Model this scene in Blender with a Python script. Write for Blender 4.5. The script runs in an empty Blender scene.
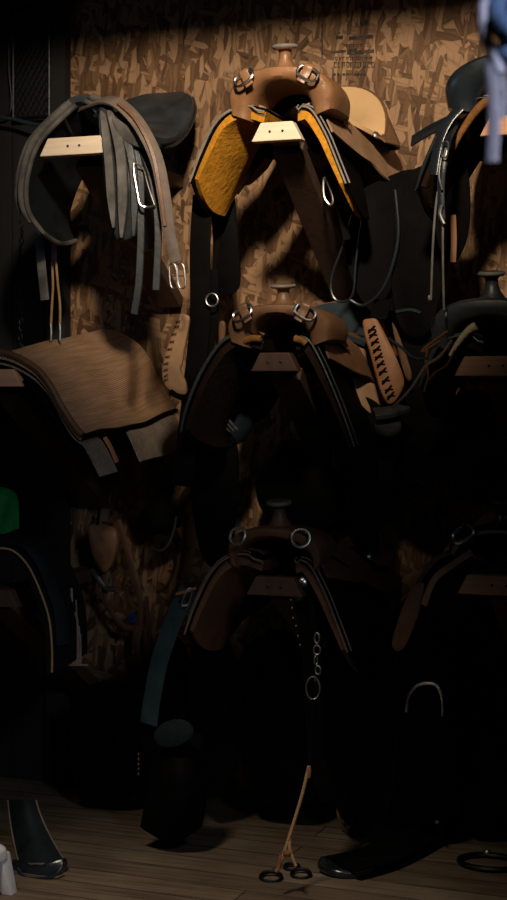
import bpy, bmesh, math, random
from mathutils import Vector as V, Matrix
random.seed(7)
PI = math.pi
COL = bpy.context.scene.collection

# ------------------------------------------------------------------ camera geometry
F = 1500.0; TH = math.radians(19.4)
DV = V((-math.sin(TH), math.cos(TH), 0)); RV = V((math.cos(TH), math.sin(TH), 0))
CAM = V((1.283, -4.542, 1.30)); HY = 395.0
def W(px, py, Y):
    """point of the room on the plane y=Y that the photograph shows at px,py"""
    d = DV + RV * ((px - 253.5) / F) + V((0, 0, (HY - py) / F))
    t = (Y - CAM.y) / d.y
    return CAM + d * t

# ------------------------------------------------------------------ materials
MATS = {}
def newmat(name):
    m = bpy.data.materials.new(name); m.use_nodes = True
    MATS[name] = m
    nt = m.node_tree; b = nt.nodes['Principled BSDF']
    return m, nt, b
def N(nt, t, **kw):
    n = nt.nodes.new(t)
    for k, v in kw.items(): setattr(n, k, v)
    return n
def coords(nt, scale=(1, 1, 1), rot=(0, 0, 0), loc=(0, 0, 0)):
    tc = N(nt, 'ShaderNodeTexCoord'); mp = N(nt, 'ShaderNodeMapping')
    mp.inputs['Scale'].default_value = scale; mp.inputs['Rotation'].default_value = rot
    mp.inputs['Location'].default_value = loc
    nt.links.new(tc.outputs['Object'], mp.inputs['Vector'])
    return mp.outputs['Vector']
def ramp(nt, fac, stops):
    r = N(nt, 'ShaderNodeValToRGB'); e = r.color_ramp.elements
    while len(e) < len(stops): e.new(0.5)
    for i, (p, c) in enumerate(stops):
        e[i].position = p; e[i].color = (*c, 1)
    nt.links.new(fac, r.inputs['Fac']); return r.outputs['Color']
def noise(nt, vec, scale, detail=4, rough=.55):
    n = N(nt, 'ShaderNodeTexNoise'); n.inputs['Scale'].default_value = scale
    n.inputs['Detail'].default_value = detail; n.inputs['Roughness'].default_value = rough
    nt.links.new(vec, n.inputs['Vector']); return n.outputs['Fac']
def bump(nt, b, h, strength=.3, dist=.01):
    n = N(nt, 'ShaderNodeBump'); n.inputs['Strength'].default_value = strength
    n.inputs['Distance'].default_value = dist
    nt.links.new(h, n.inputs['Height']); nt.links.new(n.outputs['Normal'], b.inputs['Normal'])
def sc(c, k): return tuple(min(1, x * k) for x in c)
def leather(name, col, rough=.5, wear=.35, spec=.4, grain=260, bs=.25, coat=0):
    m, nt, b = newmat(name)
    v = coords(nt)
    a = noise(nt, v, 14, 5, .6)
    c = ramp(nt, a, [(.3, sc(col, 1 - wear)), (.55, col), (.75, sc(col, 1 + wear))])
    nt.links.new(c, b.inputs['Base Color'])
    b.inputs['Roughness'].default_value = rough
    b.inputs['Specular IOR Level'].default_value = spec
    b.inputs['Coat Weight'].default_value = coat
    b.inputs['Coat Roughness'].default_value = .25
    g = noise(nt, v, grain, 3, .7)
    g2 = noise(nt, v, 30, 3, .6)
    ad = N(nt, 'ShaderNodeMath', operation='MULTIPLY_ADD')
    nt.links.new(g, ad.inputs[0]); ad.inputs[1].default_value = .4; nt.links.new(g2, ad.inputs[2])
    bump(nt, b, ad.outputs[0], bs, .006)
    return m
def cloth(name, col, wear=.3, scale=220, bs=.6, ax=(1, 1, 1)):
    m, nt, b = newmat(name)
    v = coords(nt, ax)
    a = noise(nt, v, scale, 3, .7); a2 = noise(nt, coords(nt), 9, 4, .6)
    mx = N(nt, 'ShaderNodeMath', operation='MULTIPLY_ADD'); nt.links.new(a, mx.inputs[0]); mx.inputs[1].default_value = .5
    hf = N(nt, 'ShaderNodeMath', operation='MULTIPLY'); nt.links.new(a2, hf.inputs[0]); hf.inputs[1].default_value = .5
    nt.links.new(hf.outputs[0], mx.inputs[2])
    c = ramp(nt, mx.outputs[0], [(.35, sc(col, 1 - wear)), (.5, col), (.65, sc(col, 1 + wear))])
    nt.links.new(c, b.inputs['Base Color']); b.inputs['Roughness'].default_value = .95
    b.inputs['Specular IOR Level'].default_value = .1
    bump(nt, b, mx.outputs[0], bs, .008); return m
def metal(name, col, rough=.3):
    m, nt, b = newmat(name)
    b.inputs['Metallic'].default_value = 1
    v = coords(nt); a = noise(nt, v, 60, 3)
    c = ramp(nt, a, [(.35, sc(col, .6)), (.6, col)]); nt.links.new(c, b.inputs['Base Color'])
    b.inputs['Roughness'].default_value = rough; return m
def wood(name, col, axis=0, rough=.65, contrast=.25):
    m, nt, b = newmat(name)
    s = [22, 22, 22]; s[axis] = 1.6
    v = coords(nt, tuple(s))
    a = noise(nt, v, 2.2, 5, .65)
    c = ramp(nt, a, [(.3, sc(col, 1 - contrast)), (.5, col), (.7, sc(col, 1 + contrast * .6))])
    nt.links.new(c, b.inputs['Base Color']); b.inputs['Roughness'].default_value = rough
    bump(nt, b, a, .3, .004); return m

leather('tan_leather', (.26, .125, .055), .38, .4, .5)
leather('brown_leather', (.17, .083, .041), .42, .3, .45)
leather('skirt_leather', (.33, .19, .105), .55, .28, .4)
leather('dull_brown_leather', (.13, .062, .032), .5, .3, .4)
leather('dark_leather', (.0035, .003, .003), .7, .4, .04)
leather('black_leather', (.010, .014, .018), .26, .3, .6, bs=.12, coat=.4)
leather('worn_or_lit_black_leather', (.034, .039, .043), .42, .45, .6, grain=160)  # worn leather; also the lighter tone standing in for light on one saddle
leather('flap_leather', (.010, .014, .016), .7, .5, .15, grain=160)
leather('grey_leather', (.105, .096, .086), .6, .65, .35, grain=150)
leather('girth_leather', (.15, .115, .09), .65, .4, .3, grain=150)
leather('suede_tan', (.56, .36, .18), .85, .07, .15, bs=.1)
leather('suede_teal', (.022, .033, .04), .8, .3, .2, bs=.15)
leather('laced_leather', (.42, .24, .125), .55, .25, .35)
leather('orange_leather', (.26, .115, .048), .55, .25, .35)
leather('edge_leather', (.20, .18, .16), .55, .4, .4, grain=120)
leather('teal_strap', (.020, .038, .042), .6, .4, .25)
cloth('fleece_yellow', (.46, .20, .018), .35, 70, 1.0)
cloth('fleece_brown', (.19, .085, .025), .4, 70, 1.0)
cloth('fleece_dark', (.016, .008, .005), .4, 70, 1.0)
cloth('fleece_cream', (.5, .4, .26), .3, 70, 1.0)
cloth('felt_grey', (.21, .17, .13), .4, 130, .8)
cloth('felt_black', (.008, .008, .009), .3, 130, .6)
cloth('cord_tan', (.36, .22, .11), .3, 200, .7)
cloth('cord_brown', (.22, .10, .045), .3, 200, .7)
cloth('fringe_cream', (.35, .26, .19), .3, 200, .7)
cloth('rope_blue', (.07, .11, .20), .3, 150, .8)
cloth('strap_grey', (.36, .33, .39), .2, 150, .5)
cloth('cloth_green', (.01, .22, .05), .3, 60, .5)
cloth('dark_webbing', (.012, .014, .018), .3, 200, .5)
metal('silver', (.78, .76, .72), .28)
metal('dull_silver', (.5, .49, .47), .42)
metal('black_iron', (.05, .05, .055), .45)
metal('brass', (.55, .36, .14), .35)
wood('pine', (.78, .63, .46), 0, .6, .16)
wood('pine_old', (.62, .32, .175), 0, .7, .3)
wood('brace_shade_wood', (.060, .029, .015), 2, .7, .35)  # brace timber, reused on some end blocks as painted shade
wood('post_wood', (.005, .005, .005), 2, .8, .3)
m, nt, b = newmat('white_plastic'); b.inputs['Roughness'].default_value = .4
v = coords(nt); a = noise(nt, v, 20); nt.links.new(ramp(nt, a, [(.3, (.62, .61, .6)), (.7, (.72, .71, .7))]), b.inputs['Base Color'])
m, nt, b = newmat('stamp_ink'); b.inputs['Roughness'].default_value = .9
v = coords(nt); a = noise(nt, v, 90); nt.links.new(ramp(nt, a, [(.4, (.012, .010, .009)), (.62, (.07, .045, .03))]), b.inputs['Base Color'])
m, nt, b = newmat('blue_bead'); b.inputs['Roughness'].default_value = .3
v = coords(nt); a = noise(nt, v, 90); nt.links.new(ramp(nt, a, [(.4, (.01, .03, .12)), (.7, (.02, .06, .22))]), b.inputs['Base Color'])

# woven blanket: fine weave ribs with soft horizontal stripes
def blanket_mat():
    m, nt, b = newmat('blanket_weave')
    uv = N(nt, 'ShaderNodeUVMap'); uv.uv_map = 'weave'
    sp = N(nt, 'ShaderNodeSeparateXYZ'); nt.links.new(uv.outputs['UV'], sp.inputs[0])
    wv = N(nt, 'ShaderNodeTexWave', bands_direction='Y'); wv.inputs['Scale'].default_value = 46
    wv.inputs['Distortion'].default_value = 1.2; wv.inputs['Detail'].default_value = 2
    nt.links.new(uv.outputs['UV'], wv.inputs['Vector'])
    mp = N(nt, 'ShaderNodeMapping'); mp.inputs['Scale'].default_value = (3, 40, 1); nt.links.new(uv.outputs['UV'], mp.inputs['Vector'])
    st = noise(nt, mp.outputs['Vector'], 1.3, 3, .6)
    c = ramp(nt, st, [(.25, (.46, .265, .15)), (.5, (.62, .37, .21)), (.75, (.76, .48, .29))])
    mx = N(nt, 'ShaderNodeMix', data_type='RGBA', blend_type='MULTIPLY'); mx.inputs['Factor'].default_value = .55
    nt.links.new(c, mx.inputs['A']); nt.links.new(wv.outputs['Color'], mx.inputs['B'])
    nt.links.new(mx.outputs['Result'], b.inputs['Base Color'])
    b.inputs['Roughness'].default_value = .95; b.inputs['Specular IOR Level'].default_value = .1
    fz = noise(nt, coords(nt), 260, 3)
    ad = N(nt, 'ShaderNodeMath', operation='ADD'); nt.links.new(wv.outputs['Fac'], ad.inputs[0]); nt.links.new(fz, ad.inputs[1])
    bump(nt, b, ad.outputs[0], .7, .004)
blanket_mat()

# oriented strand board: layers of stretched voronoi flakes laid at different angles
def osb():
    m, nt, b = newmat('osb')
    last = None; lasth = None
    for k, (ang, s, sx, sy, th) in enumerate([(1.2, 1, 13, 40, 0), (1.9, 1, 12, 36, .42), (.95, 1, 13, 50, .48), (2.3, 1, 11, 38, .5), (1.45, 1, 10, 30, .55), (.3, 1, 15, 50, .66), (1.7, 1, 16, 70, .6)]):
        tc = N(nt, 'ShaderNodeTexCoord')
        cb = N(nt, 'ShaderNodeCombineXYZ'); sp = N(nt, 'ShaderNodeSeparateXYZ')
        nt.links.new(tc.outputs['Object'], sp.inputs[0])
        nt.links.new(sp.outputs['X'], cb.inputs['X']); nt.links.new(sp.outputs['Z'], cb.inputs['Y'])
        nz = N(nt, 'ShaderNodeTexNoise'); nz.inputs['Scale'].default_value = 9; nz.inputs['Detail'].default_value = 2
        nt.links.new(cb.outputs[0], nz.inputs['Vector'])
        wv = N(nt, 'ShaderNodeVectorMath', operation='MULTIPLY_ADD')
        nt.links.new(nz.outputs['Color'], wv.inputs[0]); wv.inputs[1].default_value = (.018, .018, 0); nt.links.new(cb.outputs[0], wv.inputs[2])
        mr = N(nt, 'ShaderNodeMapping'); mr.inputs['Rotation'].default_value = (0, 0, ang); mr.inputs['Location'].default_value = (k * 3.1, k * 1.7, 0)
        nt.links.new(wv.outputs[0], mr.inputs['Vector'])
        ms = N(nt, 'ShaderNodeMapping'); ms.inputs['Scale'].default_value = (sx, sy, 1); nt.links.new(mr.outputs[0], ms.inputs['Vector'])
        vo = N(nt, 'ShaderNodeTexVoronoi', voronoi_dimensions='2D'); vo.inputs['Scale'].default_value = 1
        nt.links.new(ms.outputs[0], vo.inputs['Vector'])
        sc_ = N(nt, 'ShaderNodeSeparateColor'); nt.links.new(vo.outputs['Color'], sc_.inputs[0])
        # fine grain running along each flake
        mg = N(nt, 'ShaderNodeMapping'); mg.inputs['Scale'].default_value = (5, 110, 1); nt.links.new(mr.outputs[0], mg.inputs['Vector'])
        gn = N(nt, 'ShaderNodeTexNoise', noise_dimensions='2D'); gn.inputs['Scale'].default_value = 1; gn.inputs['Detail'].default_value = 2
        nt.links.new(mg.outputs[0], gn.inputs['Vector'])
        ma = N(nt, 'ShaderNodeMath', operation='MULTIPLY_ADD'); nt.links.new(gn.outputs['Fac'], ma.inputs[0]); ma.inputs[1].default_value = .7
        nt.links.new(sc_.outputs[0], ma.inputs[2])
        c = ramp(nt, ma.outputs[0], [(.12, (.022, .010, .005)), (.38, (.078, .038, .017)), (.66, (.126, .064, .029)), (.9, (.178, .095, .046)), (1.0, (.29, .17, .09))])
        # darker flake border
        ve = N(nt, 'ShaderNodeTexVoronoi', voronoi_dimensions='2D', feature='DISTANCE_TO_EDGE'); ve.inputs['Scale'].default_value = 1
        nt.links.new(ms.outputs[0], ve.inputs['Vector'])
        e = ramp(nt, ve.outputs['Distance'], [(0.0, (.45, .45, .45)), (.10, (1, 1, 1))])
        mm = N(nt, 'ShaderNodeMix', data_type='RGBA', blend_type='MULTIPLY'); mm.inputs['Factor'].default_value = .6
        nt.links.new(c, mm.inputs['A']); nt.links.new(e, mm.inputs['B'])
        if last is None: last = mm.outputs['Result']; lasth = sc_.outputs[2]
        else:
            gt = N(nt, 'ShaderNodeMath', operation='GREATER_THAN'); gt.inputs[1].default_value = th
            nt.links.new(sc_.outputs[1], gt.inputs[0])
            mx = N(nt, 'ShaderNodeMix', data_type='RGBA'); nt.links.new(gt.outputs[0], mx.inputs['Factor'])
            nt.links.new(last, mx.inputs['A']); nt.links.new(mm.outputs['Result'], mx.inputs['B']); last = mx.outputs['Result']
            mh = N(nt, 'ShaderNodeMix', data_type='FLOAT'); nt.links.new(gt.outputs[0], mh.inputs['Factor'])
            nt.links.new(lasth, mh.inputs['A']); nt.links.new(sc_.outputs[2], mh.inputs['B']); lasth = mh.outputs['Result']
    nt.links.new(last, b.inputs['Base Color']); b.inputs['Roughness'].default_value = .7
    b.inputs['Specular IOR Level'].default_value = .25
    bump(nt, b, lasth, .5, .004)
osb()

def floor_mat():
    m, nt, b = newmat('floor_boards')
    v = coords(nt, rot=(0, 0, .05))
    br = N(nt, 'ShaderNodeTexBrick'); br.inputs['Scale'].default_value = 1
    br.inputs['Brick Width'].default_value = 1.9; br.inputs['Row Height'].default_value = .105
    br.inputs['Mortar Size'].default_value = .003; br.inputs['Color1'].default_value = (.24, .185, .13, 1); br.inputs['Color2'].default_value = (.17, .125, .085, 1)
    br.inputs['Mortar'].default_value = (.07, .05, .035, 1); nt.links.new(v, br.inputs['Vector'])
    v2 = coords(nt, (2.2, 45, 1), (0, 0, .05)); g = noise(nt, v2, 1, 5, .7)
    c = ramp(nt, g, [(.3, (.22, .2, .18)), (.5, (.8, .78, .75)), (.68, (1, 1, 1))])
    mx = N(nt, 'ShaderNodeMix', data_type='RGBA', blend_type='MULTIPLY'); mx.inputs['Factor'].default_value = .9
    nt.links.new(br.outputs['Color'], mx.inputs['A']); nt.links.new(c, mx.inputs['B'])
    n2 = noise(nt, coords(nt), 3, 4); c2 = ramp(nt, n2, [(.35, (.55, .5, .45)), (.6, (1, 1, 1))])
    mx2 = N(nt, 'ShaderNodeMix', data_type='RGBA', blend_type='MULTIPLY'); mx2.inputs['Factor'].default_value = .7
    nt.links.new(mx.outputs['Result'], mx2.inputs['A']); nt.links.new(c2, mx2.inputs['B'])
    nt.links.new(mx2.outputs['Result'], b.inputs['Base Color']); b.inputs['Roughness'].default_value = .6
    b.inputs['Specular IOR Level'].default_value = .3
    bump(nt, b, g, .4, .004)
floor_mat()

# ------------------------------------------------------------------ mesh helpers
def spl(p, t):
    """Catmull-Rom through the points p, t in 0..1"""
    n = len(p) - 1
    if n == 1: return p[0].lerp(p[1], t)
    x = min(max(t, 0), 1) * n; i = min(int(x), n - 1); f = x - i
    a, b_, c, d = p[max(i - 1, 0)], p[i], p[i + 1], p[min(i + 2, n)]
    return .5 * ((2 * b_) + (c - a) * f + (2 * a - 5 * b_ + 4 * c - d) * f * f + (3 * b_ - a - 3 * c + d) * f ** 3)
def path(pts, n=None, closed=False):
    pts = [V(p) for p in pts]
    if n is None: n = max(8, 6 * (len(pts) - 1))
    if closed:
        q = [pts[-1]] + pts + [pts[0], pts[1]]; m = len(pts); out = []
        for k in range(n):
            x = k / n * m; i = int(x); f = x - i
            a, b_, c, d = q[i], q[i + 1], q[i + 2], q[(i + 3)] if i + 3 < len(q) else q[-1]
            out.append(.5 * ((2 * b_) + (c - a) * f + (2 * a - 5 * b_ + 4 * c - d) * f * f + (3 * b_ - a - 3 * c + d) * f ** 3))
        return out
    return [spl(pts, k / n) for k in range(n + 1)]

class MB:
    def __init__(s): s.v = []; s.f = []; s.uv = None
    def add(s, vs, fs):
        o = len(s.v); s.v += [V(x) for x in vs]; s.f += [tuple(i + o for i in f) for f in fs]; return s
    def box(s, c, size, rot=None):
        c = V(c); h = V(size) / 2; vs = []
        for x in (-1, 1):
            for y in (-1, 1):
                for z in (-1, 1):
                    p = V((x * h.x, y * h.y, z * h.z))
                    if rot: p = rot @ p
                    vs.append(c + p)
        return s.add(vs, [(0, 1, 3, 2), (4, 6, 7, 5), (0, 4, 5, 1), (2, 3, 7, 6), (0, 2, 6, 4), (1, 5, 7, 3)])
    def tube(s, pts, r, seg=10, closed=False, taper=None, raw=False):
        P = [V(p) for p in pts] if raw else path(pts, closed=closed, n=(10 * len(pts) if closed else None))
        n = len(P); T = []
        for i in range(n):
            a = P[(i - 1) % n] if (closed or i) else P[0]; b_ = P[(i + 1) % n] if (closed or i < n - 1) else P[-1]
            t = (b_ - a); T.append(t.normalized() if t.length > 1e-9 else V((0, 0, 1)))
        up = V((0, 0, 1)) if abs(T[0].z) < .9 else V((0, 1, 0))
        nn = (up - T[0] * up.dot(T[0])).normalized(); vs = []
        for i in range(n):
            nn = (nn - T[i] * nn.dot(T[i])).normalized(); bb = T[i].cross(nn)
            rr = r if taper is None else r * taper(i / max(1, n - 1))
            for k in range(seg):
                a = 2 * PI * k / seg; vs.append(P[i] + nn * (math.cos(a) * rr) + bb * (math.sin(a) * rr))
        fs = []
        m = n if closed else n - 1
        for i in range(m):
            for k in range(seg):
                j = (i + 1) % n; fs.append((i * seg + k, i * seg + (k + 1) % seg, j * seg + (k + 1) % seg, j * seg + k))
        if not closed: fs.append(tuple(range(seg))[::-1]); fs.append(tuple((n - 1) * seg + k for k in range(seg)))
        return s.add(vs, fs)
    def ring(s, c, R, r, normal=(0, 1, 0), sx=1, sz=1, seg=28, up=(0, 0, 1)):
        n = V(normal).normalized(); u = V(up); u = (u - n * u.dot(n)).normalized(); w = u.cross(n)
        return s.tube([V(c) + w * (R * sx * math.cos(2 * PI * k / seg)) + u * (R * sz * math.sin(2 * PI * k / seg)) for k in range(seg)], r, 8, True, raw=True)
    def strap(s, pts, w, t, normal, wf=None):
        """flat leather strap along pts; normal = direction its face looks (or a list of them)"""
        P = path(pts); n = len(P); vs = []; fs = []
        sec = [(-.5, -.3), (-.42, -.5), (.42, -.5), (.5, -.3), (.5, .3), (.42, .5), (-.42, .5), (-.5, .3)]
        for i in range(n):
            T = (P[min(i + 1, n - 1)] - P[max(i - 1, 0)]).normalized()
            nr = V(normal) if not isinstance(normal, list) else spl([V(q) for q in normal], i / (n - 1))
            S = T.cross(nr).normalized(); Nn = S.cross(T)
            ww = w * (wf(i / (n - 1)) if wf else 1)
            for a, b_ in sec: vs.append(P[i] + S * (a * ww) + Nn * (b_ * t))
        k = len(sec)
        for i in range(n - 1):
            for j in range(k): fs.append((i * k + j, i * k + (j + 1) % k, (i + 1) * k + (j + 1) % k, (i + 1) * k + j))
        fs.append(tuple(range(k))[::-1]); fs.append(tuple((n - 1) * k + j for j in range(k)))
        return s.add(vs, fs)
    def sheet(s, fn, nu, nv, o0, o1, uv=False):
        """grid surface fn(u,v) given thickness from offset o0 to o1 along its normal"""
        G = [[V(fn(i / nu, j / nv)) for j in range(nv + 1)] for i in range(nu + 1)]
        def nrm(i, j):
            a = G[min(i + 1, nu)][j] - G[max(i - 1, 0)][j]; b_ = G[i][min(j + 1, nv)] - G[i][max(j - 1, 0)]
            c = a.cross(b_)
            return c.normalized() if c.length > 1e-12 else V((0, 0, 1))
        NM = [[nrm(i, j) for j in range(nv + 1)] for i in range(nu + 1)]
        vs = []; k = nv + 1; tot = (nu + 1) * k
        for o in (o0, o1):
            for i in range(nu + 1):
                for j in range(nv + 1): vs.append(G[i][j] + NM[i][j] * (o(i / nu, j / nv) if callable(o) else o))
        fs = []
        for i in range(nu):
            for j in range(nv):
                a = i * k + j; fs.append((a, a + 1, a + k + 1, a + k)); a += tot; fs.append((a, a + k, a + k + 1, a + 1))
        for i in range(nu):
            for j in (0, nv):
                a = i * k + j; q = (a, a + k, a + k + tot, a + tot); fs.append(q if j == 0 else q[::-1])
        for j in range(nv):
            for i in (0, nu):
                a = i * k + j; q = (a, a + tot, a + 1 + tot, a + 1); fs.append(q if i == 0 else q[::-1])
        if uv: s.uv = [(i / nu, j / nv) for _ in (0, 1) for i in range(nu + 1) for j in range(nv + 1)]
        return s.add(vs, fs)
    def plate(s, out, t, normal=(0, -1, 0), smooth=True, n=None):
        """leather panel with the given outline, thickness t along normal, rounded rim"""
        P = path(out, closed=True, n=n or 6 * len(out)) if smooth else [V(p) for p in out]
        c = sum(P, V()) / len(P); nn = V(normal).normalized(); m = len(P); vs = []
        for (o, k) in ((-.5, .0), (-.25, 1), (.25, 1), (.5, .0)):
            for p in P:
                d = (p - c); L = d.length
                q = p - d * (0 if k else min(.5, t * .4 / max(L, 1e-4)))
                vs.append(q + nn * (o * t))
        fs = [tuple(range(m))[::-1]]
        for r in range(3):
            for i in range(m): fs.append((r * m + i, r * m + (i + 1) % m, (r + 1) * m + (i + 1) % m, (r + 1) * m + i))
        fs.append(tuple(3 * m + i for i in range(m)))
        return s.add(vs, fs)
    def lathe(s, prof, c, axis=(0, 0, 1), seg=24, sx=1):
        c = V(c); q = V((0, 0, 1)).rotation_difference(V(axis)); vs = []; fs = []; n = len(prof)
        for r, z in prof:
            for k in range(seg):
                a = 2 * PI * k / seg; vs.append(c + q @ V((r * math.cos(a) * sx, r * math.sin(a), z)))
        for i in range(n - 1):
            for k in range(seg): fs.append((i * seg + k, i * seg + (k + 1) % seg, (i + 1) * seg + (k + 1) % seg, (i + 1) * seg + k))
        fs.append(tuple(range(seg))[::-1]); fs.append(tuple((n - 1) * seg + k for k in range(seg)))
        return s.add(vs, fs)
    def blob(s, c, r, seg=16):
        c = V(c); r = V(r); vs = []; fs = []
        for i in range(1, seg // 2):
            for k in range(seg):
                a = PI * i / (seg // 2); b_ = 2 * PI * k / seg
                vs.append(c + V((r.x * math.sin(a) * math.cos(b_), r.y * math.sin(a) * math.sin(b_), r.z * math.cos(a))))
        m = seg // 2 - 1
        for i in range(m - 1):
            for k in range(seg): fs.append((i * seg + k, (i + 1) * seg + k, (i + 1) * seg + (k + 1) % seg, i * seg + (k + 1) % seg))
        fs.append(tuple(range(seg))); fs.append(tuple((m - 1) * seg + k for k in range(seg))[::-1])
        return s.add(vs, fs)
    def build(s, name, mat, parent=None, bevel=0, sub=0, smooth=True, label=None):
        me = bpy.data.meshes.new(name)
        org = V()
        me.from_pydata([tuple(v) for v in s.v], [], s.f)
        if s.uv:
            ul = me.uv_layers.new(name='weave')
            for lp in me.loops: ul.data[lp.index].uv = s.uv[lp.vertex_index]
        bm = bmesh.new(); bm.from_mesh(me); bmesh.ops.recalc_face_normals(bm, faces=bm.faces)
        if bevel:
            bmesh.ops.bevel(bm, geom=[e for e in bm.edges if len(e.link_faces) == 2 and e.calc_face_angle(0) > .6], offset=bevel, segments=2, affect='EDGES', profile=.6)
        bm.to_mesh(me); bm.free()
        me.materials.append(MATS[mat])
        o = bpy.data.objects.new(name, me); COL.objects.link(o)
        if smooth:
            for p in me.polygons: p.use_smooth = True
            md = None
            try:
                me.set_sharp_from_angle(angle=.7)
            except Exception: pass
        if sub:
            sm = o.modifiers.new('sub', 'SUBSURF'); sm.levels = sub; sm.render_levels = sub
        if parent:
            o.parent = parent
        if label: o['label'] = label
        return o

def rebase(o):
    """put a top-level mesh's origin at the middle of its base"""
    me = o.data; xs = [v.co for v in me.vertices]
    lo = V([min(c[i] for c in xs) for i in range(3)]); hi = V([max(c[i] for c in xs) for i in range(3)])
    c = V(((lo.x + hi.x) / 2, (lo.y + hi.y) / 2, lo.z)); me.transform(Matrix.Translation(-c)); o.location = c
def tag(o, label=None, cat=None, group=None, kind=None):
    if label: o['label'] = label
    if cat: o['category'] = cat
    if group: o['group'] = group
    if kind: o['kind'] = kind
    return o
def solo(o, label, cat, group=None, kind=None):
    rebase(o); return tag(o, label, cat, group, kind)
def thing(name, label, cat, loc, group=None):
    o = bpy.data.objects.new(name, None); COL.objects.link(o); o.location = loc; o.empty_display_size = .05
    return tag(o, label, cat, group)
def settle(root):
    """children were built in room coordinates: keep them there under the empty"""
    for ch in root.children:
        if ch.type == 'MESH': ch.data.transform(Matrix.Translation(-root.location))
        for g in ch.children:
            if g.type == 'MESH': g.data.transform(Matrix.Translation(-root.location))

# ------------------------------------------------------------------ the room
def struct(name, mb, mat, parent=None, smooth=False, **k):
    o = mb.build(name, mat, parent, smooth=smooth, **k); o['kind'] = 'structure'; return o
wall = struct('wall_back', MB().box((.3, .03, 1.5), (6.4, .06, 3.0)), 'osb')
struct('floor', MB().box((.3, -2.6, -.03), (6.4, 5.4, .06)), 'floor_boards')
# framing post that ends the board on the left, and the dark planked bay beyond it
pL = W(49, 60, -.02).x; pR = W(68, 60, -.02).x
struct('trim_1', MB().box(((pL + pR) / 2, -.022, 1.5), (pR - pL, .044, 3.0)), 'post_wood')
m = MB()
x = pL
while x > -2.8:
    m.box((x - .07, -.008, 1.5), (.136, .016, 3.0)); x -= .14
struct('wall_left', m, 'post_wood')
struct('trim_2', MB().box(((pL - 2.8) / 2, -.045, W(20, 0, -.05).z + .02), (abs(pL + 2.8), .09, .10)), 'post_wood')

struct('shade_beam', MB().box((.3, -1.2, 2.84), (6.4, .10, .32)), 'post_wood')  # beam added out of view to shade the top of the wall
# mill stamp on the board
st = MB()
def mark(x0, y0, x1, y1):
    a = W(x0, y0, -.001); b_ = W(x1, y1, -.001)
    st.box((a + b_) / 2, (abs(b_.x - a.x), .0016, abs(b_.z - a.z)))
mark(321.5, 24, 322.8, 58); mark(349, 36.6, 373, 38.4); mark(331, 51, 346, 52.4); mark(357, 50.6, 374, 52.8)
mark(360, 20, 368, 26); mark(336, 36, 343, 39); mark(338, 32, 340, 34); mark(347, 49, 357, 54)
rr = random.Random(3)
for (y0, h, xa, xb) in [(44, 3, 346, 362), (57, 3, 335, 372), (62, 5.5, 334, 372), (73.5, 2, 334, 366)]:
    x = xa
    while x < xb:
        w = rr.uniform(1.2, 3.2)
        mark(x, y0, x + w, y0 + .8); mark(x, y0, x + .6, y0 + h)
        if rr.random() < .6: mark(x, y0 + h - .7, x + w, y0 + h)
        if rr.random() < .5: mark(x + w - .6, y0, x + w, y0 + h)
        x += w + rr.uniform(.8, 1.8)
o = st.build('stamp', 'stamp_ink', wall, smooth=False)
o['label'] = 'faded black ink mill stamp'

# wire mesh panel in the dark bay
t = thing('mesh_panel', 'black wire mesh panel in a metal frame hung on the dark boards beside the post', 'mesh panel', W(30, 120, -.06))
a = W(12, 30, -.06); b_ = W(48, 116, -.06)
fr = MB()
for (p, q) in (((a.x, a.z), (a.x, b_.z)), ((b_.x, a.z), (b_.x, b_.z)), ((a.x, a.z), (b_.x, a.z)), ((a.x, b_.z), (b_.x, b_.z))):
    fr.tube([(p[0], -.05, p[1]), (q[0], -.05, q[1])], .006, 8)
fr.build('frame', 'black_iron', t)
wm = MB(); w_ = b_.x - a.x; h_ = a.z - b_.z; n = 9
for k in range(-14, 14):
    for sg in (1, -1):
        pts = []
        for q in range(25):
            zz = b_.z + h_ * q / 24; xx = a.x + k * .02 + sg * (q / 24) * h_ * .6
            if a.x <= xx <= b_.x: pts.append((xx, -.05 + sg * .001, zz))
        if len(pts) > 1: wm.tube([pts[0], pts[-1]], .0013, 5)
wm.build('mesh', 'black_iron', t)
settle(t)
# pale metal pipe left of it
a = W(9, 20, -.05); b_ = W(9.5, 114, -.05)
o = MB().tube([a, (a.x, -.05, (a.z + b_.z) / 2), b_, V((b_.x - .12, -.05, b_.z - .003))], .004, 8).build('metal_rod', 'black_iron')
solo(o, 'thin bent grey metal rod left of the mesh panel, at the left edge', 'rod')
o = MB().tube([W(-6, 117, -.09), W(12, 119, -.09), (W(32, 124, -.1)), W(48, 125, -.14), W(62, 118, -.22), W(76, 112, -.40)], .007, 8).build('cable', 'teal_strap')
solo(o, 'dark blue-black cord sagging from the left edge toward the grey saddle', 'cord')

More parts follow.
